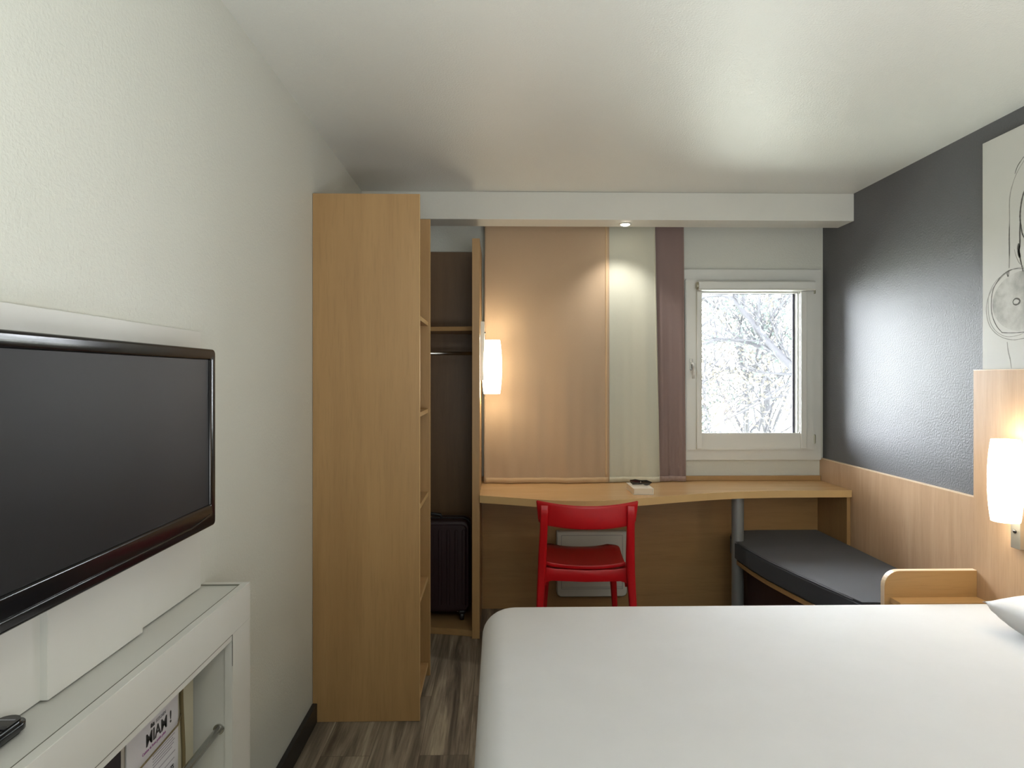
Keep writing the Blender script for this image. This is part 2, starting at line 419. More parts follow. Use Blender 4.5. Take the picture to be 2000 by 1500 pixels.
# ------------------------------------------------------------------ shelf column by the left wall
PY1, PY2 = 2.685, 3.093
t = thing('shelf_column', (-.53, 2.9, 0), 'tall narrow beech open shelf column against the left wall', 'shelf unit')
WP = 2.122
obj('side_panel', box(XL+.001, -.317, PY1, PY1+.018, .001, WP, .001), M['woodV'], t)
obj('side_panel', box(XL+.001, -.317, PY2, PY2+.018, .001, WP-.005, .001), M['woodV'], t)
obj('edge_band', box(-.3168, -.3155, PY1, PY1+.018, .001, WP), M['edge'], t)
obj('edge_band', box(-.3168, -.3155, PY2, PY2+.018, .001, WP-.005), M['edge'], t)
for z in (.062, .462, .853, 1.238, 1.640):
    sh = obj('shelf', box(XL+.02, -.326, PY1+.0182, PY2-.0002, z-.018, z), M['woodV'], t)
    obj('edge_band', box(-.3258, -.3245, PY1+.0182, PY2-.0002, z-.018, z), M['edge'], sh)
obj('back_panel', box(XL+.001, XL+.018, PY1+.0182, PY2-.0002, .044, WP-.02), M['woodV'], t)

# ------------------------------------------------------------------ wardrobe recess
t = thing('wardrobe', (-.42, 3.75, 0), 'open beech wardrobe recess behind the shelf column', 'wardrobe')
obj('side_panel', box(-.138, -.098, 3.522, YB-.001, .001, 2.118, .001), M['woodV'], t)
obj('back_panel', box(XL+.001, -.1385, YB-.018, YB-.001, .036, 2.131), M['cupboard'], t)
def arc_board(z0, z1, ya, yb):
    pts = [(XL+.002, YB-.019)]
    n = 10
    for i in range(n+1):
        u = i/n; x = XL+.002+(-.139-(XL+.002))*u
        y = ya+(yb-ya)*(u**2.2)
        pts.append((x, y))
    pts.append((-.139, YB-.019)); return prism(pts, z0, z1, 'Z')
obj('base_board', arc_board(.001, .035, 3.625, 3.552), M['woodX'], t)
obj('hat_shelf', arc_board(1.640, 1.663, 3.72, 3.66), M['woodX'], t)
obj('hanging_rail', tube([(XL+.002, 3.76, 1.518), (-.139, 3.76, 1.518)], .010, 14), M['chrome'], t, smooth=True)

# suitcase
t = thing('suitcase', (-.34, 3.66, .0355), 'dark burgundy hard-shell suitcase standing on the wardrobe base', 'suitcase')
pts = rrect(-.53, -.158, .085, .590, .045, 6)
body = prism(pts, 3.665, 3.86, 'Y', .022, 4)
for x in (-.50, -.455, -.41, -.365, -.32, -.275, -.23, -.19):
    prism(rrect(x-.009, x+.009, .13, .545, .009, 4), 3.661, 3.668, 'Y', .002, 2, body)
obj('shell', body, M['suitcase'], t, smooth='auto')
obj('zip', prism(rrect(-.533, -.155, .082, .594, .047, 6), 3.757, 3.768, 'Y'), M['blackm'], t)
obj('handle', tube([(-.42, 3.762, .585), (-.415, 3.762, .608), (-.37, 3.762, .614), (-.325, 3.762, .608), (-.318, 3.762, .585)], .009, 8), M['blackm'], t, smooth=True)
for x, y in ((-.20, 3.70), (-.49, 3.70), (-.20, 3.83), (-.49, 3.83)):
    wl = obj('wheel', lathe([(.0, -.011), (.022, -.011), (.025, -.006), (.025, .006), (.022, .011), (0, .011)], (x, y, .0615), 18, 'X'), M['blackm'], t, smooth='auto')
    obj('wheel_housing', box(x-.017, x+.017, y-.022, y+.022, .075, .095, .006), M['blackm'], wl)

# ------------------------------------------------------------------ desk
t = thing('desk', (.9, 3.7, 0), 'built-in beech desk with a wavy front edge below the window', 'desk')
fr_ = [(-.0970, 3.503), (.0, 3.468), (.08, 3.434), (.16, 3.400), (.24, 3.366), (.33, 3.343), (.44, 3.336), (.56, 3.352), (.66, 3.380), (.76, 3.418), (.88, 3.464), (1.0, 3.507), (1.12, 3.548), (1.24, 3.580), (1.36, 3.602), (1.5, 3.616), (1.7, 3.622), (1.945, 3.622)]
pts = fr_+[(1.945, YB-.001), (-.0970, YB-.001)]
obj('desk_top', prism(pts, .724, .7615, 'Z'), M['woodD'], t)
eb = [(x, y-.0012) for x, y in fr_]+[(x, y+.0003) for x, y in fr_[::-1]]
obj('edge_band', prism(eb, .7235, .7620, 'Z'), M['edge'], t)
obj('support_panel', box(1.927, 1.9465, 3.64, YB-.02, .02, .7235), M['woodV'], t)
obj('leg', lathe([(.036, 0.0), (.036, .01), (.0335, .012), (.0335, .715), (.05, .717), (.05, .7238)], (1.348, 3.72, .0), 32), M['greymetal'], t, smooth='auto')

# heater below the desk
t = thing('convector_heater', (.55, 3.95, .09), 'white electric convector heater on the wood panel behind the red chair', 'heater')
body = prism(rrect(.345, .762, .087, .472, (.03, .03, .008, .008), 5), 3.915, 3.977, 'Y', .006, 3)
obj('casing', body, M['white'], t, smooth='auto')
obj('front_seam', frame2((.372, .735, .135, .452), (.374, .733, .137, .450), 3.9135, 3.916, 'Y'), M['greyink'], t)
obj('front_seam', box(.372, .735, 3.9135, 3.916, .145, .1465), M['greyink'], t)

# ------------------------------------------------------------------ curtains
def curtain(name, x0t, x1t, x0b, x1b, y, mat, seam, label, folds, amp, seed, seam_side):
    random.seed(seed); ph = [random.uniform(0, 6.28) for _ in range(4)]
    zt, zb = H-.0005, .764; nx, nz = 60, 60
    def P(u, v, dy=0):
        x = (x0b+(x1b-x0b)*u)*v+(x0t+(x1t-x0t)*u)*(1-v)
        k = (.25+.75*v)
        yy = y+dy+amp*k*(math.sin(folds*2*PI*u+ph[0])+.5*math.sin(folds*4.3*u+ph[1]+v*2.2)+.45*math.sin(folds*13*u+ph[2]-v*3)*(.3+v*.7)+.3*math.sin(folds*27*u+ph[3]+v*2)*v*v)
        return Vector((x, yy, zt+(zb-zt)*v))
    def sheet(u0, u1, v0, v1, d, th, nx=nx, nz=nz):
        bm = bmesh.new()
        F = [[bm.verts.new(P(u0+(u1-u0)*i/nx, v0+(v1-v0)*j/nz, d)) for i in range(nx+1)] for j in range(nz+1)]
        B = [[bm.verts.new(P(u0+(u1-u0)*i/nx, v0+(v1-v0)*j/nz, d+th)) for i in range(nx+1)] for j in range(nz+1)]
        for j in range(nz):
            for i in range(nx):
                bm.faces.new((F[j][i], F[j][i+1], F[j+1][i+1], F[j+1][i])); bm.faces.new((B[j][i], B[j+1][i], B[j+1][i+1], B[j][i+1]))
        for j in range(nz):
            bm.faces.new((F[j][0], F[j+1][0], B[j+1][0], B[j][0])); bm.faces.new((F[j][nx], B[j][nx], B[j+1][nx], F[j+1][nx]))
        for i in range(nx):
            bm.faces.new((F[0][i], B[0][i], B[0][i+1], F[0][i+1])); bm.faces.new((F[nz][i], F[nz][i+1], B[nz][i+1], B[nz][i]))
        return bm
    t = thing(name, ((x0b+x1b)/2, y, zb), label, 'curtain', None)
    obj('fabric', sheet(0, 1, 0, 1, 0, .0025), mat, t, smooth=True)
    obj('bottom_hem', sheet(.01, .99, .981, .9995, -.0035, .003, 60, 2), seam, t, smooth=True)
    s0, s1 = (.968, .986) if seam_side > 0 else (.012, .03)
    obj('side_hem', sheet(s0, s1, 0, .98, -.0018, .0015, 2, 60), seam, t, smooth=True)
curtain('curtain', -.078, .652, -.083, .655, 3.895, M['tan'], M['seam_tan'], 'wide tan curtain panel hanging in front of the window wall', 2.1, .0075, 3, 1)
curtain('curtain', .630, .925, .635, .958, 3.918, M['sage'], M['seam_sage'], 'pale grey-green curtain panel between the tan and mauve ones', 1.4, .0060, 5, 1)
curtain('curtain', .905, 1.105, .945, 1.117, 3.943, M['mauve'], M['seam_mauve'], 'narrow mauve-brown curtain panel beside the window', 1.5, .0060, 9, 1)

# ------------------------------------------------------------------ book and sunglasses
bk = thing('book', (.77, 3.60, .7622), 'thick pale paperback lying on the desk under the sunglasses', 'book')
obj('pages', box(.719, .818, 3.508, 3.700, .7642, .7935, .0008), M['paper'], bk)
obj('cover', join(box(.715, .822, 3.505, 3.703, .7622, .7640), box(.715, .822, 3.505, 3.703, .7937, .7958, .0005)), M['cover'], bk)
obj('spine', box(.8182, .8225, 3.505, 3.703, .7641, .7936), M['cover'], bk)
sg = thing('sunglasses', (.775, 3.58, .7960), 'black wraparound sunglasses lying on the paperback', 'sunglasses')
def lens(cx, cy, ang, sgn):
    bm = bmesh.new(); rings = []
    n = 14
    front = []; back = []
    for i in range(n):
        a = 2*PI*i/n; u = .027*math.cos(a)*(1+.1*math.cos(2*a)); v = .0135*math.sin(a)*(1+.25*sgn*math.cos(a))
        bul = .006*(1-(u/.03)**2)
        dx = u*math.cos(ang); dy = u*math.sin(ang)
        nx, ny = math.sin(ang), -math.cos(ang)
        front.append((cx+dx+nx*bul, cy+dy+ny*bul, .8135+v)); back.append((cx+dx+nx*(bul-.003), cy+dy+ny*(bul-.003), .8135+v))
    return loft([front, back])
a0 = R(-26)
c1 = (.747, 3.612); c2 = (.798, 3.585)
obj('lens', lens(c1[0], c1[1], a0, -1), M['lensdark'], sg, smooth='auto'); obj('lens', lens(c2[0], c2[1], a0-.25, 1), M['lensdark'], sg, smooth='auto')
obj('bridge', tube([(.765, 3.600, .818), (.772, 3.594, .8225), (.779, 3.592, .818)], .0026, 8), M['black'], sg, smooth=True)
obj('brow_bar', tube([(.722, 3.626, .820), (.745, 3.607, .8265), (.772, 3.594, .823), (.800, 3.578, .8265), (.824, 3.566, .818)], .0028, 8), M['black'], sg, smooth=True)
obj('temple', tube([(.722, 3.626, .820), (.727, 3.640, .814), (.775, 3.632, .803), (.812, 3.617, .799)], .003, 8), M['black'], sg, smooth=True)
obj('temple', tube([(.824, 3.566, .818), (.822, 3.585, .811), (.780, 3.606, .8035), (.733, 3.622, .7995)], .003, 8), M['black'], sg, smooth=True)

# ------------------------------------------------------------------ red chair
chr_ = thing('chair', (.432, 3.42, 0), 'red moulded plastic chair with open back pushed up to the desk', 'chair')
def sect(c, wx, wy, r=.3, n=3, fwd=Vector((0, 1, 0)), side=Vector((1, 0, 0))):
    pts = rrect(-wx/2, wx/2, -wy/2, wy/2, min(wx, wy)*r, n)
    return [Vector(c)+side*a+fwd*b_ for a, b_ in pts]
def bar(path, ws, ds):
    return loft([sect(p, w_, d_) for p, w_, d_ in zip(path, ws, ds)])
def cobj(name, bm, sm='auto'): return obj(name, bm, M['red'], chr_, world=False, smooth=sm)
for s in (-1, 1):
    cobj('rear_leg', bar([(s*.236, -.315, .0), (s*.225, -.285, .22), (s*.215, -.262, .38), (s*.210, -.255, .47), (s*.207, -.275, .56), (s*.203, -.312, .66), (s*.200, -.346, .745), (s*.199, -.353, .790)],
                          [.026, .032, .037, .040, .039, .037, .036, .034], [.030, .038, .050, .058, .046, .034, .020, .012]))
    cobj('front_leg', bar([(s*.200, .205, .0), (s*.186, .19, .22), (s*.172, .180, .43)], [.026, .032, .040], [.026, .034, .046]))
# backrest: bowed band with flared wings
rings = []
n = 28
for i in range(n+1):
    u = -1+2*i/n; x = u*.238
    bow = .055*(u*u); rise = .012*(abs(u)**2.0)
    zt = .792+rise*1.4; zb = .680+rise*1.2
    if abs(u) > .9:
        k = (abs(u)-.9)/.1; zb += .012*k*k
    x_b = x*(1-.0)
    y = -.372+bow; th = .013
    tw = -.0
    xt = x*1.0; xb_ = x*.955
    ring = []
    m_ = 8
    for j in range(m_+1):
        q = j/m_; ring.append((xt+(xb_-xt)*q, y-th/2+.018*q*q, zt+(zb-zt)*q))
    for j in range(m_, -1, -1):
        q = j/m_; ring.append((xt+(xb_-xt)*q, y+th/2+.018*q*q, zt+(zb-zt)*q))
    rings.append(ring)
bm = loft(rings)
bmesh.ops.recalc_face_normals(bm, faces=bm.faces)
es = [e for e in bm.edges if len(e.link_faces) == 2 and e.calc_face_angle(0) > 1.0]
bmesh.ops.bevel(bm, geom=es, offset=.004, segments=3, affect='EDGES')
cobj('backrest', bm)
# seat: dished plate
rows = []
ny = 18
def halfw(v):
    w_ = .196+(.215-.196)*v if v < .85 else .212
    if v > .80:
        k = (v-.80)/.20; w_ = .2105-.055*(1-math.sqrt(max(0, 1-k*k)))
    return w_
rings = []
for j in range(ny+1):
    v = j/ny; y = -.235+.475*v; w_ = halfw(v) if v > .06 else .190
    ring = []
    nx = 14
    lip = .020*math.exp(-(v/.06)**2)
    zc = .457+.012*(2*v-1)**2+lip-(.012*max(0, v-.85)/.15)
    for i in range(nx+1):
        u = -1+2*i/nx; ring.append((u*w_, y-.012*(1-u*u)*(1 if v < .1 else 0), zc+.010*abs(u)**3-.006*(1-u*u)))
    for i in range(nx, -1, -1):
        u = -1+2*i/nx; ring.append((u*w_, y-.012*(1-u*u)*(1 if v < .1 else 0), zc+.010*abs(u)**3-.006*(1-u*u)-.014))
    rings.append(ring)
cobj('seat', loft(rings))
# aprons
def apron(pts2, y0, y1, bow=0):
    return prism(pts2, y0, y1, 'Y')
ap = [(-.212, .476), (-.14, .466), (0, .460), (.14, .466), (.212, .476), (.212, .378), (.190, .405), (.165, .413), (.0, .408), (-.165, .413), (-.190, .405), (-.212, .378)]
cobj('apron', apron(ap, -.256, -.232))
ap2 = [(-.185, .446), (.185, .446), (.185, .400), (.165, .415), (-.165, .415), (-.185, .400)]
cobj('apron', apron(ap2, .170, .190))
for s in (-1, 1):
    cobj('side_rail', prism([(-.25, .448), (.18, .448), (.18, .395), (.14, .41), (-.20, .41), (-.25, .385)], s*.196-.010, s*.196+.010, 'X'))
chr_.rotation_euler = (0, 0, R(-3.0))

# ------------------------------------------------------------------ bench seat under the window
bn = thing('bench', (1.66, 3.3, 0), 'low corner bench with beech board under the charcoal cushion', 'bench')
def edge_x(y):  # front edge of the seat
    P_ = [(2.60, 1.492), (2.70, 1.471), (2.90, 1.426), (3.15, 1.375), (3.33, 1.345), (3.50, 1.330), (3.70, 1.325), (3.85, 1.345), (3.93, 1.40)]
    for (a, xa), (b_, xb) in zip(P_[:-1], P_[1:]):
        if y <= b_: return xa+(xb-xa)*(y-a)/(b_-a)
    return P_[-1][1]
ys = [2.672+(3.93-2.672)*i/22 for i in range(23)]
out = [(edge_x(y), y) for y in ys]+[(1.46, 3.962), (1.55, YB-.021), (1.925, YB-.021), (1.925, 2.672)]
board = [(x+.006, y) for x, y in out[:23]]+out[23:]
obj('seat_board', prism(board, .338, .360, 'Z'), M['woodX'], bn)
obj('base', prism([(x+.07, min(y, 3.93)) for x, y in out[:23]]+[(1.925, 3.93), (1.925, 2.672)], .001, .338, 'Z'), M['burgundy'], bn)
cu = obj('seat_cushion', prism([(x-.002, y) for x, y in out[:23]]+out[23:], .361, .467, 'Z', .012, 4), M['cushion'], None, smooth='auto')
tag(cu, 'charcoal grey fabric seat cushion on the corner bench', 'cushion')
pp = [(x+.004, y, .4635) for x, y in out[1:22]]
obj('piping', tube(pp, .0028, 6), plain('grey_piping', (.10, .105, .12), .7), cu, smooth=True)

# ------------------------------------------------------------------ wainscot, headboard, night shelf
wp = obj('wall_panel', box(1.948, XR-.0005, 2.664, YB-.001, .001, .892), M['woodR'], None)
tag(wp, 'low beech wall panel along the grey wall behind the bench', 'wall panel')
obj('edge_band', box(1.9475, XR-.0005, 2.664, YB-.001, .8921, .8955), M['edgeP'], wp)
hb = thing('headboard', (1.95, 1.6, 0), 'tall beech headboard panel on the grey wall behind the lamp', 'headboard')
obj('panel', box(1.930, XR-.0005, .55, 2.6635, .001, 1.412), M['woodR'], hb)
obj('edge_band', box(1.9295, XR-.0005, .55, 2.6635, 1.4121, 1.415), M['edgeP'], hb)
ns = thing('bedside_shelf', (1.74, 2.6, 0), 'beech bedside shelf with rounded upstand between bench and bed', 'bedside shelf')
up = rrect(1.552, 1.9285, .001, .605, (0, 0, 0, .062), 8)
obj('end_panel', prism(up, 2.642, 2.6695, 'Y'), M['woodX'], ns)
ring = rrect(1.5508, 1.9285, .001, .6065, (0, 0, 0, .063), 8)
obj('edge_band', prism(ring, 2.6435, 2.6680, 'Y'), M['edgeP'], ns)
obj('shelf', box(1.575, 1.9285, 2.575, 2.6415, .478, .500, .001), M['woodD'], ns)

# ------------------------------------------------------------------ bed
bd = thing('bed', (.95, 1.87, 0), 'double bed made up with a smooth white fitted sheet', 'bed')
def soft_box(x0, x1, y0, y1, z0, z1, rp, re, seg=8, corner=(1, 0, 0, 1)):
    pts = rrect(x0, x1, y0, y1, [rp*c_ if c_ else .03 for c_ in corner], 10)
    t = bmesh.new()
    n = len(pts); cx, cy = (x0+x1)/2, (y0+y1)/2
    rings = []
    def inset(d):
        q = rrect(x0+d, x1-d, y0+d, y1-d, [max(rp*c_, .03)-d if max(rp*c_, .03)-d > .004 else .004 for c_ in corner], 10)
        return q
    rings.append([(x, y, z0) for x, y in inset(.0)])
    for k in range(seg+1):
        a = PI/2*k/seg
        rings.append([(x, y, z1-re+re*math.sin(a)) for x, y in inset(re*(1-math.cos(a)))])
    return loft(rings)
mt = obj('mattress', soft_box(-.058, 1.925, 1.14, 2.568, .22, .521, .13, .085, corner=(1, .3, .3, 1)), M['sheet'], bd, smooth=True)
obj('base', soft_box(-.02, 1.925, 1.18, 2.53, .06, .2195, .08, .01, corner=(1, .3, .3, 1)), M['divan'], bd, smooth='auto')
for x, y in ((.08, 1.28), (.08, 2.43), (1.85, 1.28), (1.85, 2.43)):
    obj('leg', lathe([(.022, 0), (.028, .0599)], (x, y, 0.0), 16), M['blackm'], bd, smooth='auto')
# pillow
pw = bmesh.new(); N = 26
cx, cy, hx, hy = 1.808, 1.95, .115, .345
top = []; bot = []
for j in range(N+1):
    rt = []; rb = []
    for i in range(N+1):
        u = -1+2*i/N; v = -1+2*j/N
        px = cx+hx*u*(1-.06*(1-abs(v)**2)*abs(u)) ; py = cy+hy*v*(1-.05*(1-u*u)*abs(v))
        th = .040*((1-u**4)*(1-v**4))**.55
        wr = .004*math.sin(9*u+4*v)*(1-u*u)*(1-v*v)
        edge_lift = .018*(max(abs(u), abs(v))**3)
        zz = .603+.018*u
        rt.append(pw.verts.new((px, py, zz+edge_lift*.8+th+wr))); rb.append(pw.verts.new((px, py, zz-.001+edge_lift*.8-th*1.9)) if not (i in (0, N) or j in (0, N)) else rt[-1])
    top.append(rt); bot.append(rb)
for j in range(N):
    for i in range(N):
        pw.faces.new((top[j][i], top[j][i+1], top[j+1][i+1], top[j+1][i]))
        q = (bot[j][i], bot[j+1][i], bot[j+1][i+1], bot[j][i+1])
        if len(set(q)) == 4:
            try: pw.faces.new(q)
            except ValueError: pass
pl = obj('pillow', pw, M['sheet'], None, smooth=True); tag(pl, 'white pillow lying at the headboard end of the bed', 'pillow')

# ------------------------------------------------------------------ wall lamps
def wall_lamp(loc, bx, sgn, flip, ybr, label, power):
    """loc = centre of shade; bx = face the bracket sits on; sgn = direction from the wall to the shade"""
    t = thing('wall_lamp', (bx, loc[1], loc[2]), label, 'wall lamp', None)
    prof = []
    hh = .150
    for k in range(21):
        q = -1+2*k/20; prof.append((.0455+.0105*(1-abs(q)**2.2), q*hh))
    outer = prof; inner = [(r-.003, h) for r, h in prof[::-1]]
    rings = outer+inner
    bm = bmesh.new(); n = 40
    V = [[bm.verts.new((loc[0]+r*math.cos(2*PI*i/n), loc[1]+r*math.sin(2*PI*i/n), loc[2]+h)) for i in range(n)] for r, h in rings]
    for a, b_ in zip(V, V[1:]+V[:1]):
        for i in range(n): bm.faces.new((a[i], a[(i+1) % n], b_[(i+1) % n], b_[i]))
    obj('lamp_shade', bm, M['shade'], t, smooth='auto')
    f = 1 if flip else -1    # bracket sticks out above (+) or below (-)
    z0, z1 = sorted((loc[2]+f*.253, loc[2]-f*.075))
    x0, x1 = sorted((bx+sgn*.0005, bx+sgn*.022))
    br_ = obj('bracket', box(x0, x1, ybr[0], ybr[1], z0, z1, .0015), M['bracket'], t)
    obj('switch', lathe([(.0, 0), (.0065, 0), (.0075, .002), (.0055, .005), (.0, .006)] if sgn > 0 else [(0, -.006), (.0055, -.005), (.0075, -.002), (.0065, 0), (0, 0)], (bx+sgn*.022, (ybr[0]+ybr[1])/2, loc[2]+f*.19), 18, 'X'), M['black'], br_, smooth='auto')
    xa, xb = sorted((bx+sgn*.020, loc[0]))
    obj('arm', box(xa, xb, loc[1]-.012, loc[1]+.012, loc[2]+f*.075-.008, loc[2]+f*.075+.008, .002), M['bracket'], t)
    obj('socket', lathe([(.0, 0), (.016, 0), (.016, .05), (0, .05)], (loc[0], loc[1], loc[2]-.06), 16), M['pvc'], t)
    light('lamp_bulb', 'POINT', (loc[0], loc[1], loc[2]+.140), power*1.3, WARM, t, shadow_soft_size=.03)
    light('lamp_bulb', 'POINT', (loc[0], loc[1], loc[2]-.140), power*.9, WARM, t, shadow_soft_size=.03)
wall_lamp((-.035, 3.72, 1.441), -.098, 1, True, (3.69, 3.75), 'glowing white wall lamp on the wardrobe panel left of the curtains', 1.2)
wall_lamp((1.866, 2.41, 1.005), 1.930, -1, False, (2.395, 2.440), 'glowing white wall lamp on the beech headboard', .25)

wall_lamp((1.866, 1.02, 1.005), 1.930, -1, False, (1.005, 1.050), 'added second wall lamp farther along the headboard, out of view, for fill light', .8)  # added lamp outside the view, puts warm light on the left wall

# downlight in the beam
dl = thing('downlight', (.715, 3.734, 2.248), 'small round lit downlight recessed in the white beam', 'downlight')
obj('trim_ring', lathe([(.0, .0), (.034, .0), (.036, -.002), (.028, -.005), (.0, -.003)], (.715, 3.734, 2.2478), 32), M['trimwhite'], dl, smooth='auto')
obj('lens', lathe([(.0, -.010), (.018, -.0095), (.025, -.006), (.026, -.0032), (0, -.0032)], (.715, 3.734, 2.2478), 32), M['bulb'], dl, smooth='auto')
light('spot_beam', 'SPOT', (.715, 3.734, 2.230), 15, (1, .96, .90), dl, spot_size=R(105), spot_blend=.7, shadow_soft_size=.025)

# ------------------------------------------------------------------ left: media cabinet
CX = -.630
cb = thing('media_cabinet', (-.69, 1.0, 0), 'white built-in media cabinet with open niche below the television', 'cabinet')
C0, C1 = .30, 1.703
obj('top_board', box(XL+.0005, CX-.0190, C0, C1-.0205, .845, .8625), M['white'], cb)
obj('top_rim', join(box(CX-.018, CX, C0, C1, .775, .8655, .0006), box(XL+.0005, CX-.0184, C1-.0195, C1, .845, .8655, .0006)), M['white'], cb)
sm_ = plain('seam_shadow_gap', (.16, .16, .13), .7)
obj('seam', join(box(CX-.0195, CX-.0181, C0, C1-.0195, .8628, .8657), box(XL+.001, CX-.0181, C1-.0207, C1-.0195, .8628, .8657)), sm_, cb)
obj('seam', join(box(CX-.001, CX+.0002, C0+.1, 1.592, .7738, .7750), box(CX-.001, CX+.0002, 1.592, 1.5932, .7, .7750)), sm_, cb)
obj('front_post', box(CX-.018, CX-.0001, 1.592, C1, .001, .7748), M['white'], cb)
obj('front_post', box(CX-.018, CX, C0, C0+.10, .001, .7655, .0006), M['white'], cb)
obj('inner_lip', box(CX-.034, CX-.0012, C0+.1, 1.5915, .761, .7735), M['white'], cb)
obj('side_panel', box(XL+.0005, CX-.0185, 1.596, 1.614, .001, .8445), M['white'], cb)
obj('side_panel', box(XL+.0005, CX-.0185, C0+.08, C0+.098, .001, .8445), M['white'], cb)
obj('bottom_shelf', box(XL+.0005, CX-.001, C0+.1, 1.5915, .25, .27), M['white'], cb)
obj('plinth', box(XL+.0005, CX-.010, C0+.1, 1.5915, .001, .25), M['white'], cb)
ry = tube([(-.663, C0+.0985, .550), (-.663, 1.5955, .550)], .0085, 18)
obj('rail', ry, M['chrome'], cb, smooth=True)
obj('rail_socket', lathe([(.010, 0), (.0125, 0), (.0125, .004), (.010, .004)], (-.663, 1.5912, .550), 24, 'Y'), M['chrome'], cb)
# holder board with brown cords
dbd = thing('display_board', (-.715, 1.3, .2705), 'cream display board with brown cords inside the niche', 'board')
obj('board', box(-.722, -.710, 1.02, 1.565, .2706, .80), M['cream'], dbd)
obj('cord', tube([(-.7075, 1.512, .2706), (-.7065, 1.510, .55), (-.7065, 1.500, .66), (-.7065, 1.496, .80)], .0042, 8), M['cord'], dbd, smooth=True)
obj('cord', tube([(-.695, 1.05, .622), (-.694, 1.25, .624), (-.6955, 1.46, .630), (-.7065, 1.498, .634)], .0018, 8), M['cord'], dbd, smooth=True)
# menu card
mc = thing('menu_card', (-.703, 1.38, .2706), 'white menu card headed MIAM ! propped in the cabinet niche', 'menu')
obj('card', box(-.7060, -.7035, 1.275, 1.478, .50, .722), M['card'], mc)
TR = (R(90), 0, R(90)); tx = -.7031
text('heading', 'MIAM !', .035, M['ink'], (tx, 1.343, .645), TR, mc, off=.0006, space=1.0)
text('subheading', 'ibis', .012, M['ink'], (tx, 1.362, .6745), TR, mc, off=.0003)
text('subheading', 'KITCHEN', .0095, M['greyink'], (tx, 1.384, .675), TR, mc)
text('fine_print', 'Cuisine et bons petits plats', .0085, M['purpleink'], (tx, 1.330, .634), TR, mc)
for i, (z, a, b_) in enumerate(((.612, 1.37, 1.462), (.606, 1.37, 1.455), (.600, 1.37, 1.462), (.594, 1.37, 1.458), (.588, 1.37, 1.45), (.574, 1.30, 1.464), (.560, 1.30, 1.46))):
    obj('text_line', box(tx-.0003, tx+.0002, a, b_, z, z+.0014), M['greyink'], mc)
bm = bmesh.new()
for k in range(24):
    a0_, a1_ = 2*PI*k/24, 2*PI*(k+1)/24
    q = [bm.verts.new((tx+.0001, 1.335+r*math.cos(a), .588+r*math.sin(a))) for r, a in ((.018, a0_), (.0192, a0_), (.0192, a1_), (.018, a1_))]; bm.faces.new(q)
obj('stamp_ring', bm, M['purpleink'], mc)
text('stamp_text', 'MIAM !', .0095, M['purpleink'], (tx, 1.321, .585), TR, mc, off=.0002)
text('section_heading', 'MY PLATS', .013, M['ink'], (tx, 1.40, .540), TR, mc, off=.0003)
br2 = thing('brochure', (-.70, 1.17, .2706), 'dark brochure behind the menu card in the niche', 'brochure')
obj('cover', box(-.7095, -.7070, 1.09, 1.262, .50, .715), plain('dark_brochure', (.035, .03, .035), .3), br2)
obj('page_edge', box(-.7092, -.7066, 1.2622, 1.2745, .50, .712), plain('grey_page_edge', (.40, .37, .33), .7), br2)

# TV backing panel and mount
bp = obj('tv_backing_panel', box(XL+.0005, -.735, .70, 1.660, .8660, 1.497, .0006), M['white'], None); tag(bp, 'thin white backing panel on the wall behind the television', 'panel')
mb = obj('tv_mount_box', box(-.7345, -.723, 1.085, 1.370, .8660, 1.30, .0005), M['white'], None); tag(mb, 'white mounting box standing on the cabinet below the television', 'mount')
obj('side_cover', box(-.7443, -.7235, 1.0835, 1.0848, .8665, 1.30), M['white'], mb)

# TV
tv = thing('television', (-.69, 1.1, 1.05), 'black flat television with glossy bezel on the left wall', 'television')
TX = -.650; Y0, Y1, Z0, Z1 = .745, 1.548, 1.046, 1.449
obj('back_shell', prism(rrect(Y0+.02, Y1-.02, Z0+.03, Z1-.02, .02, 4), -.7225, TX-.022, 'X', .008, 3), M['blackm'], tv, smooth='auto')
def rrframe(o, i, ro, ri, x0, x1, bev):
    a = rrect(*o, ro, 6); b_ = rrect(*i, ri, 6)
    def rg(p, x): return [(x, y, z) for y, z in p]
    def ins(q, d, r): return rrect(q[0]+d, q[1]-d, q[2]+d, q[3]-d, max(r-d, .001), 6)
    rings = [rg(a, x0), rg(a, x1-bev)]
    for k in range(1, 5):
        an = PI/2*k/4; rings.append(rg(ins(o, bev*(1-math.cos(an)), ro), x1-bev+bev*math.sin(an)))
    rings += [rg(ins(i, -.004, ri), x1), rg(b_, x1-.004), rg(b_, x0)]
    bm = bmesh.new(); V = [[bm.verts.new(p) for p in r] for r in rings]; n = len(a)
    for u, v in zip(V, V[1:]+V[:1]):
        for k in range(n): bm.faces.new((u[k], u[(k+1) % n], v[(k+1) % n], v[k]))
    return bm
bz = obj('bezel', rrframe((Y0, Y1, Z0, Z1), (Y0+.028, Y1-.027, 1.097, Z1-.025), .012, .002, TX-.022, TX, .006), M['black'], tv, smooth='auto')
lip = []
for k in range(25):
    u = k/24; y = Y0+.03+(Y1-Y0-.06)*u
    d = .0 if u < .03 or u > .97 else 1
    drop = .010*min(1, min(u, 1-u)/.12)
    lip.append((y, 1.074-drop))
obj('speaker_lip', tube([(TX+.0005, y, z) for y, z in lip], .0022, 6), M['black'], tv, smooth=True)
obj('screen', box(TX-.015, TX-.0055, Y0+.0275, Y1-.0265, 1.0965, Z1-.0245), M['screen'], tv)

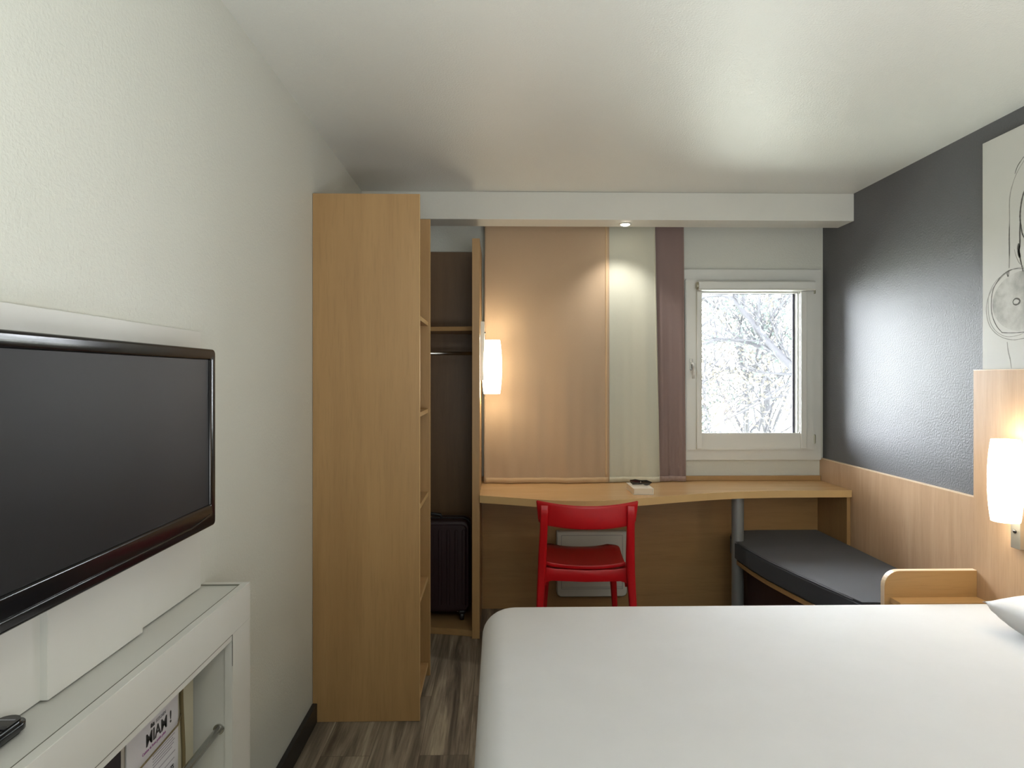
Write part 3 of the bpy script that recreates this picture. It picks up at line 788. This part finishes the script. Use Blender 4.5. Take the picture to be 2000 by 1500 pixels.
# remote control
rc = thing('remote_control', (-.715, .93, .8645), 'black remote control lying on the cabinet top', 'remote')
body = prism(rrect(-.739, -.694, .835, 1.008, (.014, .014, .022, .022), 7), .8645, .885, 'Z', .006, 3)
obj('body', body, M['black'], rc, smooth='auto')
for r_ in range(7):
    for k in range(3):
        x = -.7285+k*.012; y = .962-r_*.0165
        obj('button', prism(rrect(x-.0042, x+.0042, y-.0045, y+.0045, .002, 3), .8851, .8866, 'Z'), M['blackm'], rc)
obj('lettering', box(-.730, -.705, .985, .988, .8851, .8854), M['greyink'], rc)

# ------------------------------------------------------------------ picture above the headboard
pc = thing('canvas_print', (1.95, 2.0, 1.4155), 'white canvas with abstract pencil drawing above the headboard', 'picture')
obj('canvas', box(1.945, XR-.0005, 1.25, 2.634, 1.4155, 2.322, .0015), M['canvas'], pc)
def ribbon(pts, wd, mat, name='pencil_line', x=1.9446):
    # smooth the traced line, then sweep a thin flat band
    P_ = [Vector((0, a, b_)) for a, b_ in pts]; S = []
    for i in range(len(P_)-1):
        p0, p1, p2, p3 = P_[max(i-1, 0)], P_[i], P_[i+1], P_[min(i+2, len(P_)-1)]
        for k in range(6):
            s = k/6; S.append(.5*((2*p1)+(-p0+p2)*s+(2*p0-5*p1+4*p2-p3)*s*s+(-p0+3*p1-3*p2+p3)*s**3))
    S.append(P_[-1]); bm = bmesh.new(); L = []
    for i, p in enumerate(S):
        d = (S[min(i+1, len(S)-1)]-S[max(i-1, 0)]); d = d.normalized() if d.length else Vector((0, 0, 1))
        nrm = Vector((0, -d.z, d.y)); h = wd*(.55+.45*math.sin(PI*i/(len(S)-1)))*(.8+.4*random.random())/2
        L.append([bm.verts.new((x, *(p+nrm*s_*h).yz)) for s_ in (-1, 1)]+[bm.verts.new((x+.0003, *(p+nrm*s_*h).yz)) for s_ in (1, -1)])
    for a, b_ in zip(L[:-1], L[1:]):
        for k in range(4): bm.faces.new((a[k], a[(k+1) % 4], b_[(k+1) % 4], b_[k]))
    bm.faces.new(L[0]); bm.faces.new(L[-1][::-1])
    obj(name, bm, mat, pc)
wash = [(2.423, 1.66), (2.47, 1.665), (2.55, 1.65), (2.575, 1.61), (2.535, 1.565), (2.423, 1.555), (2.30, 1.56), (2.26, 1.61), (2.32, 1.66)]
bm = bmesh.new(); vs_ = []
for k in range(40):
    a = 2*PI*k/40; vs_.append(bm.verts.new((1.9449, 2.425+.155*math.cos(a), 1.668+.113*math.sin(a))))
bm.faces.new(vs_)
m, nt, b = nm('drawing_wash'); M['washmat'] = m
n_ = noise(nt, coords(nt, (1, 1, 1)), 11, 5, .6)
c = ramp(nt, n_, [(.40, (.55, .55, .52)), (.70, (.30, .30, .28))]); nt.links.new(c, b.inputs['Base Color']); b.inputs['Roughness'].default_value = .8
obj('wash', bm, m, pc)
random.seed(2)
for pts, wd, mm in (
    ([(2.423, 2.201), (2.452, 2.176), (2.466, 2.150)], .0035, 'pencil'),
    ([(2.36, 2.235), (2.423, 2.185), (2.457, 2.15), (2.477, 2.114), (2.489, 2.079), (2.493, 2.041), (2.492, 1.982), (2.494, 1.924), (2.493, 1.846)], .0035, 'pencil2'),
    ([(2.493, 1.96), (2.4935, 1.91), (2.4925, 1.87), (2.494, 1.80)], .0060, 'pencil2'),
    ([(2.36, 2.15), (2.40, 2.10), (2.423, 2.068), (2.435, 2.033), (2.441, 1.985), (2.436, 1.942), (2.427, 1.91), (2.40, 1.87)], .0070, 'pencil'),
    ([(2.44, 1.97), (2.442, 1.925), (2.442, 1.879), (2.447, 1.857), (2.44, 1.825), (2.427, 1.777)], .0075, 'pencil'),
    ([(2.447, 1.885), (2.448, 1.855), (2.441, 1.83)], .013, 'pencil'),
    ([(2.468, 1.866), (2.462, 1.844), (2.447, 1.814), (2.427, 1.796)], .003, 'pencil2'),
    ([(2.37, 1.775), (2.423, 1.791), (2.452, 1.794), (2.482, 1.791), (2.523, 1.776), (2.559, 1.75), (2.592, 1.718), (2.611, 1.676), (2.611, 1.631), (2.595, 1.589), (2.565, 1.558), (2.523, 1.536), (2.477, 1.526), (2.442, 1.527), (2.37, 1.535), (2.30, 1.56), (2.26, 1.62), (2.27, 1.70), (2.31, 1.755), (2.37, 1.785), (2.423, 1.786)], .0030, 'pencil2'),
    ([(2.423, 1.786), (2.462, 1.792), (2.502, 1.789), (2.543, 1.768), (2.576, 1.728), (2.586, 1.677), (2.581, 1.628), (2.559, 1.586), (2.533, 1.56), (2.523, 1.556), (2.472, 1.552), (2.423, 1.552), (2.34, 1.556), (2.28, 1.60)], .0032, 'pencil'),
    ([(2.499, 1.788), (2.559, 1.762), (2.597, 1.715), (2.603, 1.662), (2.595, 1.613), (2.576, 1.579), (2.543, 1.553), (2.502, 1.539), (2.452, 1.541), (2.423, 1.549)], .0026, 'pencil2'),
    ([(2.496, 1.792), (2.504, 1.781), (2.499, 1.769), (2.494, 1.791)], .004, 'pencil'),
    ([(2.504, 1.519), (2.499, 1.484), (2.489, 1.452), (2.483, 1.418)], .0045, 'pencil2'),
    ([(2.476, 1.669), (2.470, 1.677), (2.459, 1.680), (2.447, 1.676), (2.442, 1.668), (2.448, 1.660), (2.459, 1.657), (2.471, 1.660), (2.476, 1.669)], .0065, 'pencil'),
    ([(2.2, 2.1), (2.15, 1.95), (2.18, 1.8), (2.25, 1.74)], .006, 'pencil'),
    ([(2.0, 2.2), (1.85, 2.05), (1.82, 1.85), (1.95, 1.65), (2.1, 1.58)], .005, 'pencil'),
    ([(1.7, 1.9), (1.6, 1.75), (1.5, 1.6)], .006, 'pencil2')):
    ribbon(pts, wd, M[mm])

# ------------------------------------------------------------------ added ceiling lamp, unseen behind the viewpoint, brightens the room
cl = thing('added_ceiling_lamp', (.55, -.75, 2.39), 'added round white fill lamp on the ceiling, unseen behind the camera', 'ceiling lamp')
obj('base', lathe([(.0, -.03), (.15, -.03), (.15, -.0005), (.0, -.0005)], (.55, -.75, 2.4), 40), M['trimwhite'], cl, smooth='auto')
obj('diffuser', lathe([(.0, -.095), (.08, -.09), (.13, -.07), (.148, -.0305), (.0, -.0305)], (.55, -.75, 2.4), 40), emit('added_lamp_glass', NEUT, 30), cl, smooth='auto')
